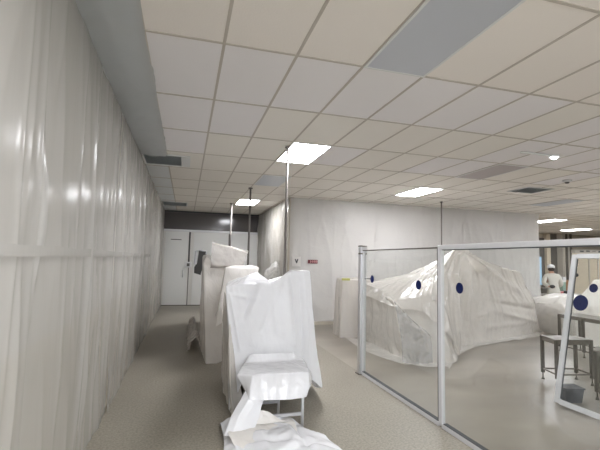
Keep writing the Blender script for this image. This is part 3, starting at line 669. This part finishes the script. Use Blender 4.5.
# =================================================================== BIG COVERED MACHINE
lu = [
 [(3.92,8.5,.006),(3.90,7.5,.006),(3.88,6.66,.006),(4.2,6.36,.006),(4.55,6.22,.006),(4.95,6.6,.006),(5.0,7.6,.006),(4.8,8.5,.006)],
 [(3.88,8.45,.6),(3.86,7.5,.55),(3.74,6.68,.5),(4.15,6.5,.5),(4.55,6.4,.5),(4.85,6.7,.5),(4.9,7.6,.6),(4.7,8.45,.6)],
 [(3.86,8.40,1.20),(3.84,7.5,1.12),(3.72,6.72,1.02),(4.1,6.62,1.03),(4.5,6.6,1.05),(4.7,6.9,1.1),(4.7,7.6,1.15),(4.6,8.4,1.2)],
 [(4.0,8.2,1.22),(4.0,7.5,1.15),(3.95,6.95,1.06),(4.15,6.9,1.07),(4.4,6.9,1.08),(4.5,7.0,1.1),(4.5,7.6,1.16),(4.45,8.2,1.2)],
 [(4.2,7.7,1.16)]*8,
]
o = drape('draped_cover', lu, 200, [22,22,6,6], 'tarpg', None, 2, .07, 5, .03, 1.8, 61)
tag(o, 'milky plastic cover hanging to the floor at left of the tent cover', 'plastic cover', 'covers over the big machine')
tent = [
 [(3.80,8.55,1.05),(3.76,7.5,.98),(3.70,6.66,.93),(4.15,6.48,.88),(4.62,6.42,.50),(4.95,6.55,.06),(5.7,7.45,.006),(6.8,7.85,.006),(8.0,8.25,.006),(9.0,8.6,.006),(9.1,9.5,.006),(6.5,9.7,.5),(4.8,9.4,1.0)],
 [(3.90,8.45,1.26),(3.86,7.6,1.19),(3.82,6.78,1.06),(4.2,6.62,1.12),(4.72,6.75,1.15),(5.05,7.0,.95),(5.75,7.5,.90),(6.8,7.9,.85),(7.9,8.1,.85),(8.7,8.4,.80),(8.7,9,.8),(6.5,9.3,1.2),(5,9.1,1.25)],
 [(4.3,8.2,1.34),(4.35,7.8,1.34),(4.5,7.3,1.36),(4.75,7.25,1.40),(5.05,7.3,1.50),(5.35,7.4,1.55),(5.85,7.55,1.50),(6.7,7.85,1.38),(7.5,8.05,1.32),(8.2,8.2,1.25),(8.2,8.6,1.25),(6.5,8.6,1.55),(5.3,8.5,1.5)],
 [(4.75,7.75,1.53),(4.78,7.65,1.54),(5.2,7.55,1.74),(5.3,7.55,1.78),(5.62,7.55,2.03),(5.7,7.55,2.05),(5.86,7.57,2.05),(6.6,7.75,1.82),(7.3,8.0,1.66),(7.95,8.15,1.58),(7.9,8.3,1.57),(6.6,7.9,1.8),(5.3,7.7,1.76)],
 [(4.8,7.75,1.54),(4.8,7.72,1.54),(5.25,7.62,1.78),(5.3,7.62,1.79),(5.68,7.6,2.07),(5.7,7.6,2.07),(5.86,7.62,2.065),(6.6,7.8,1.83),(7.3,8.05,1.67),(7.9,8.2,1.59),(7.85,8.25,1.585),(6.6,7.83,1.825),(5.3,7.65,1.78)],
]
o = drape('tent_cover', tent, 520, [30,34,40,3], 'tarpg', None, 1, .05, 3.6, .03, 1.1, 66, top=.7, lines=[(W(459,251,7.57), W(*q), wd*1.3, dp*1.5) for q, wd, dp in (((520,300,7.9), .05, .10), ((500,290,7.8), .04, -.08), ((478,300,7.6), .045, .09), ((535,300,8.2), .05, .07), ((465,335,7.4), .05, -.09), ((456,330,7.1), .04, .1), ((447,300,6.8), .05, -.06), ((420,290,6.7), .05, .08), ((400,287,6.9), .06, -.06), ((490,275,7.8), .04, .08), ((512,278,7.95), .04, -.07))]+[(W(470,318,7.7), W(520,305,8.0), .05, .05), (W(490,302,7.8), W(536,310,8.4), .05, -.07), (W(500,312,7.9), W(538,322,8.5), .05, .06), (W(480,328,7.8), W(525,322,8.3), .05, .05)])
tag(o, 'large cream plastic sheet pulled up to a tent peak over the big machine', 'plastic cover', 'covers over the big machine')
# grey base glimpsed in the gap
o = drape('corner_flap', [[at(403,362.5,Z=.012), at(416,364.5,Z=.012), at(432,362.5,Z=.012)], [W(401,337,6.52), W(414,342,6.38), W(432,337,6.26)], [W(397,314,6.56), W(410,324,6.42), W(424,329,6.34)], [W(394,301,6.58), W(404,311,6.48), W(412,320,6.42)]], 60, [20,16,10], 'bag', None, 1, .05, 9, .03, 3.5, 71, closed=False)
tag(o, 'grey translucent plastic flap at the foot of the milky cover', 'plastic sheet')
lb = [
 [(3.46,8.75,.006),(3.9,8.7,.006),(4.35,8.8,.006),(4.35,9.4,.006),(3.9,9.5,.006),(3.5,9.4,.006)],
 [(3.50,8.80,.7),(3.9,8.75,.7),(4.3,8.82,.7),(4.3,9.35,.7),(3.9,9.4,.7),(3.55,9.35,.7)],
 [(3.53,8.82,1.33),(3.9,8.80,1.34),(4.28,8.84,1.34),(4.28,9.3,1.33),(3.9,9.3,1.33),(3.58,9.3,1.33)],
 [(3.7,9,1.345),(3.9,8.98,1.345),(4.1,9,1.345),(4.1,9.15,1.345),(3.9,9.15,1.345),(3.7,9.15,1.345)], [(3.9,9.07,1.345)]*6]
o = drape('draped_cover', lb, 110, [14,14,4,4], 'tarpg', None, 1, .04, 6, .012, 2, 75)
tag(o, 'boxy milky plastic cover in front of back wall, left of partition post', 'plastic cover')
MB().box(3.50, 8.765, 1.30, 3.70, 8.785, 1.35).build('corner_tape', 'tape', o)
G = []
edge = [at(p[0], p[1], Z=.006) for p in ((333,332),(345,338),(362,350),(385,359),(404,364.5),(430,367.5),(450,367))]
edge = lerp_poly(edge, False, 80)
inn = lerp_poly([V(3.7,9.3,.006), V(3.75,8.6,.006), V(3.98,8.0,.006), V(3.98,7.2,.006), V(3.98,6.75,.006), V(4.25,6.5,.006), V(4.6,6.4,.006)], False, 80)
for j in range(9):
    G.append([a.lerp(b, j/8)+V(0,0,.005+.022*max(0, noise.noise(Vector((i*.22, j*.5, 3)))) ) for i, (a, b) in enumerate(zip(edge, inn))])
tag(grid_mesh('floor_film', G, False, 'tarpw'), 'pale plastic film spread on the floor along the covered machine', 'plastic film')
G = []
e1 = lerp_poly([at(p[0], p[1], Z=.006) for p in ((449,370),(457,356),(475,347),(500,342.5),(525,339),(546,335))], False, 60)
e0 = lerp_poly([at(p[0], p[1], Z=.006) for p in ((447,360),(457,346),(478,340),(502,337),(524,334),(542,330.5))], False, 60)
for j in range(6): G.append([a.lerp(b, j/5)+V(0,0,.006+.03*max(0, noise.noise(Vector((i*.3, j*.6, 8))))) for i, (a, b) in enumerate(zip(e1, e0))])
tag(grid_mesh('floor_film', G, False, 'tarpw'), 'pale plastic film trailing on the floor below the tent cover', 'plastic film')
rm = [
 [(9.2,8.9,.006),(9.25,7.75,.006),(10.2,7.65,.006),(12.4,7.7,.006),(12.6,9.6,.006),(10.5,9.9,.006),(9.6,9.8,.006),(9.3,9.4,.006)],
 [(9.15,8.9,.4),(9.25,7.9,.4),(10.2,7.75,.4),(12.2,7.8,.4),(12.4,9.4,.4),(10.5,9.7,.4),(9.6,9.6,.4),(9.3,9.3,.4)],
 [(9.05,8.75,.78),(9.3,8.2,.80),(10.2,8.0,.85),(12,8.0,.9),(12.2,9.2,.9),(10.5,9.5,.9),(9.6,9.4,.85),(9.3,9.2,.82)],
 [(9.5,8.75,.90),(9.7,8.5,.92),(10.2,8.4,.93),(11.4,8.4,.95),(11.5,9,.95),(10.5,9.1,.95),(9.9,9.1,.94),(9.6,9.0,.93)],
 [(10.2,8.8,.95),(10.2,8.8,.95),(10.4,8.8,.95),(10.6,8.8,.95),(10.6,8.8,.95),(10.5,8.8,.95),(10.3,8.8,.95),(10.2,8.8,.95)]]
o = drape('draped_cover', rm, 190, [12,14,8,4], 'tarpw', None, 2, .07, 4, .05, 1.4, 82)
tag(o, 'low broad plastic cover on the right, behind the stainless stands', 'plastic cover', 'covers over the big machine')
rp = [
 [(8.3,7.0,.5),(9.2,6.6,.5),(11.6,6.6,.5),(11.6,7.4,.5),(10,7.5,.5),(8.6,7.4,.5)],
 [tuple(W(572,309,7.0)),(9.0,6.75,.9),(11.4,6.7,1.0),(11.4,7.3,1.0),(10,7.4,1.0),(8.6,7.3,.9)],
 [tuple(W(586,290,7.0)),(9.1,6.85,1.2),(11.2,6.85,1.35),(11.2,7.2,1.35),(10,7.3,1.3),(8.9,7.2,1.2)],
 [tuple(W(594,279.5,7.0)),(9.3,6.95,1.42),(11,6.95,1.45),(11,7.1,1.45),(10,7.1,1.44),(9.2,7.1,1.42)]]
rp[0] = [(x, y, .006) for x, y, z in rp[0]]
rp.append([(9.5,7.02,1.45),(9.6,7.02,1.46),(10.8,7.02,1.46),(10.8,7.03,1.46),(10,7.03,1.46),(9.5,7.03,1.45)])
o = drape('draped_cover', rp, 130, [12,12,8,3], 'tarpw', None, 1, .03, 4, .015, 1.5, 88)
tag(o, 'sloping white plastic cover seen through the leaning glazed panel', 'plastic cover')

# =================================================================== PERSON AND BENCH IN THE FAR ROOM
def skin_mesh(name, verts, edges, mat, parent=None, sub=2):
    me = bpy.data.meshes.new(name); me.from_pydata([v[0] for v in verts], edges, []); me.update()
    o = bpy.data.objects.new(name, me); COL.objects.link(o)
    o.modifiers.new('s', 'SKIN'); sv = me.skin_vertices[0].data
    for i, v in enumerate(verts):
        r = v[1]; sv[i].radius = r if isinstance(r, tuple) else (r, r)
    sv[0].use_root = True
    s = o.modifiers.new('u', 'SUBSURF'); s.levels = sub; s.render_levels = sub
    dg = bpy.context.evaluated_depsgraph_get(); dg.update()
    nm = bpy.data.meshes.new_from_object(o.evaluated_get(dg)); bpy.data.objects.remove(o); bpy.data.meshes.remove(me)
    for p in nm.polygons: p.use_smooth = True
    return nm
PC = V(11.80, 10.7, 0); PA = -.55     # faces the bench, back three-quarters to the viewer
def body_graph(part):
    v = []; e = []
    def add(p, r, par=None):
        v.append((p, r)); 
        if par is not None: e.append((par, len(v)-1))
        return len(v)-1
    pel = add((0,0,.98), (.15,.12))
    sp = add((0,.03,1.14), (.14,.11), pel); ch = add((0,.10,1.34), (.17,.125), sp); ne = add((0,.17,1.49), (.062,.06), ch)
    if part == 'body':
        hd = add((0,.21,1.58), (.075,.085), ne); tp = add((0,.22,1.68), (.078,.095), hd); add((0,.22,1.73), (.05,.06), tp)
        add((0,.315,1.60), (.018,.02), hd)
    for s in (-1, 1):
        sh = add((s*.19,.12,1.40), .07 if part == 'body' else .085, ch)
        if s < 0: el = add((s*.31,-.02,1.17), .045 if part == 'body' else .075, sh); wr = add((s*.17,-.13,1.07), .032 if part == 'body' else .055, el); dirn = V(.9,-.1,.05)
        else: el = add((s*.30,.20,1.13), .045 if part == 'body' else .075, sh); wr = add((s*.24,.44,1.06), .032 if part == 'body' else .055, el); dirn = V(0,1,-.15)
        if part == 'body':
            dirn.normalize(); wp = Vector(v[wr][0]); pm = add(tuple(wp+dirn*.07), (.036,.022), wr)
            sidev = dirn.cross(V(0,0,1)).normalized() if s > 0 else V(0,0,1)
            for k, L in enumerate((.062,.075,.07,.055)):
                b = wp+dirn*.11+sidev*(k-1.5)*.02; f1 = add(tuple(b), .0095, pm); f2 = add(tuple(b+dirn*L*.55+V(0,0,-.008)), .0085, f1); add(tuple(b+dirn*L*.9+V(0,0,-.028)), .007, f2)
            th = add(tuple(wp+dirn*.05-sidev*.04), .011, pm); add(tuple(wp+dirn*.09-sidev*.058), .009, th)
        hp = add((s*.10,0,.90), .105 if part == 'body' else .125, pel); kn = add((s*.11,.03,.50), .062 if part == 'body' else .09, hp); an = add((s*.11,0,.09), .042 if part == 'body' else .075, kn)
        if part == 'body': add((s*.12,.16,.045), (.042,.035), an)
    return v, e
v, e = body_graph('body'); me = skin_mesh('person', v, e, 'skin')
for vt in me.vertices:
    if vt.co.z < .006: vt.co.z = .006
pers = link('person', me, 'skin'); pers.location = PC; pers.rotation_euler = (0,0,PA)
tag(pers, 'person in pale coverall and white cap bending over a bench', 'person')
v, e = body_graph('coat'); cm = skin_mesh('coverall', v, e, 'coat')
def kid(name, me, mat): 
    o = bpy.data.objects.new(name, me); COL.objects.link(o); me.materials.append(MT[mat]); o.parent = pers; return o
kid('coverall', cm, 'coat')
def bmesh_mesh(mb): 
    o = bpy.data.meshes.new('m'); mb.b.to_mesh(o); mb.b.free(); return o
kid('hair', bmesh_mesh(MB().ball((0,.19,1.655), .1, 1, 1.05, 1.05)), 'hair')
kid('cap', bmesh_mesh(MB().ball((0,.215,1.715), .118, 1, 1.1, .75)), 'white')
for s in (-1, 1): kid('eye', bmesh_mesh(MB().ball((s*.032,.298,1.65), .012, seg=8)), 'black'); kid('ear', bmesh_mesh(MB().ball((s*.088,.21,1.63), .03, .4, .7, 1.1, 8)), 'skin')
kid('mouth', bmesh_mesh(MB().box(-.025,.30,1.555,.025,.306,1.562)), 'redb')
kid('glove', bmesh_mesh(MB().ball((-.08,-.155,1.075), .085, 1, .55, .7)), 'black')
t = empty('work_bench', (12.6, 11.35, 0), 'cluttered grey bench beside the person in the far room', 'bench')
bx0, by0 = 11.9, 11.35
MB().box(bx0, by0, .70, bx0+2.3, by0+.6, .74, .005).build('bench_top', 'steeld', t)
for x in (bx0+.05, bx0+2.25):
    for y in (by0+.05, by0+.55): MB().box(x-.025, y-.025, 0, x+.025, y+.025, .70).build('leg', 'steeld', t)
def gear(name, px, py, w, h, mat, lab, cat, z=.74, y=11.5, lid=None):
    c = at(px, py, Y=y); t = empty(name, (c.x, y, z), lab, cat)
    MB().box(c.x-w/2, y-.12, z, c.x+w/2, y+.12, z+h*.7, .008).build('body', mat, t); MB().box(c.x-w/2-.008, y-.13, z+h*.7, c.x+w/2+.008, y+.13, z+h, .006).build('lid', lid or mat, t)
gear('red_box', 558.5, 298, .2, .12, 'redb', 'small red box on the bench right of the person', 'box', lid='pink')
gear('tool_case', 564.5, 298, .26, .13, 'black', 'low black case on the bench right of the red box', 'case')
gear('parts_box', 561.6, 288, .14, .62, 'teal', 'tall pale green container standing on the far bench', 'box', y=11.72, lid='white')
gear('carton', 568, 290, .24, .5, 'orange', 'tan carton standing on the far bench beside the pipes', 'box', y=11.74)
gear('dark_case', 543.5, 292, .34, .3, 'fard', 'dark case on a low trolley left of the person', 'case', z=.62, y=12.2)
c = at(543.5, 292, Y=12.2); t = empty('trolley', (c.x, 12.2, 0), 'low trolley left of the person carrying a dark case', 'trolley')
MB().box(c.x-.3, 12.0, .58, c.x+.3, 12.4, .62).build('tray', 'steeld', t)
for sx in (-.27, .27):
    for sy in (12.03, 12.37): MB().box(c.x+sx-.015, sy-.015, 0, c.x+sx+.015, sy+.015, .58).build('leg', 'steeld', t)

# =================================================================== LIGHT
w = bpy.data.worlds.new('world'); SC.world = w; w.use_nodes = True
bg = w.node_tree.nodes['Background']; bg.inputs[0].default_value = (.93,.97,1.0,1); bg.inputs[1].default_value = 1.35
vs = SC.view_settings; vs.view_transform = 'Standard'; vs.look = 'None'; vs.gamma = 1; vs.use_curve_mapping = False; vs.exposure = 1.3
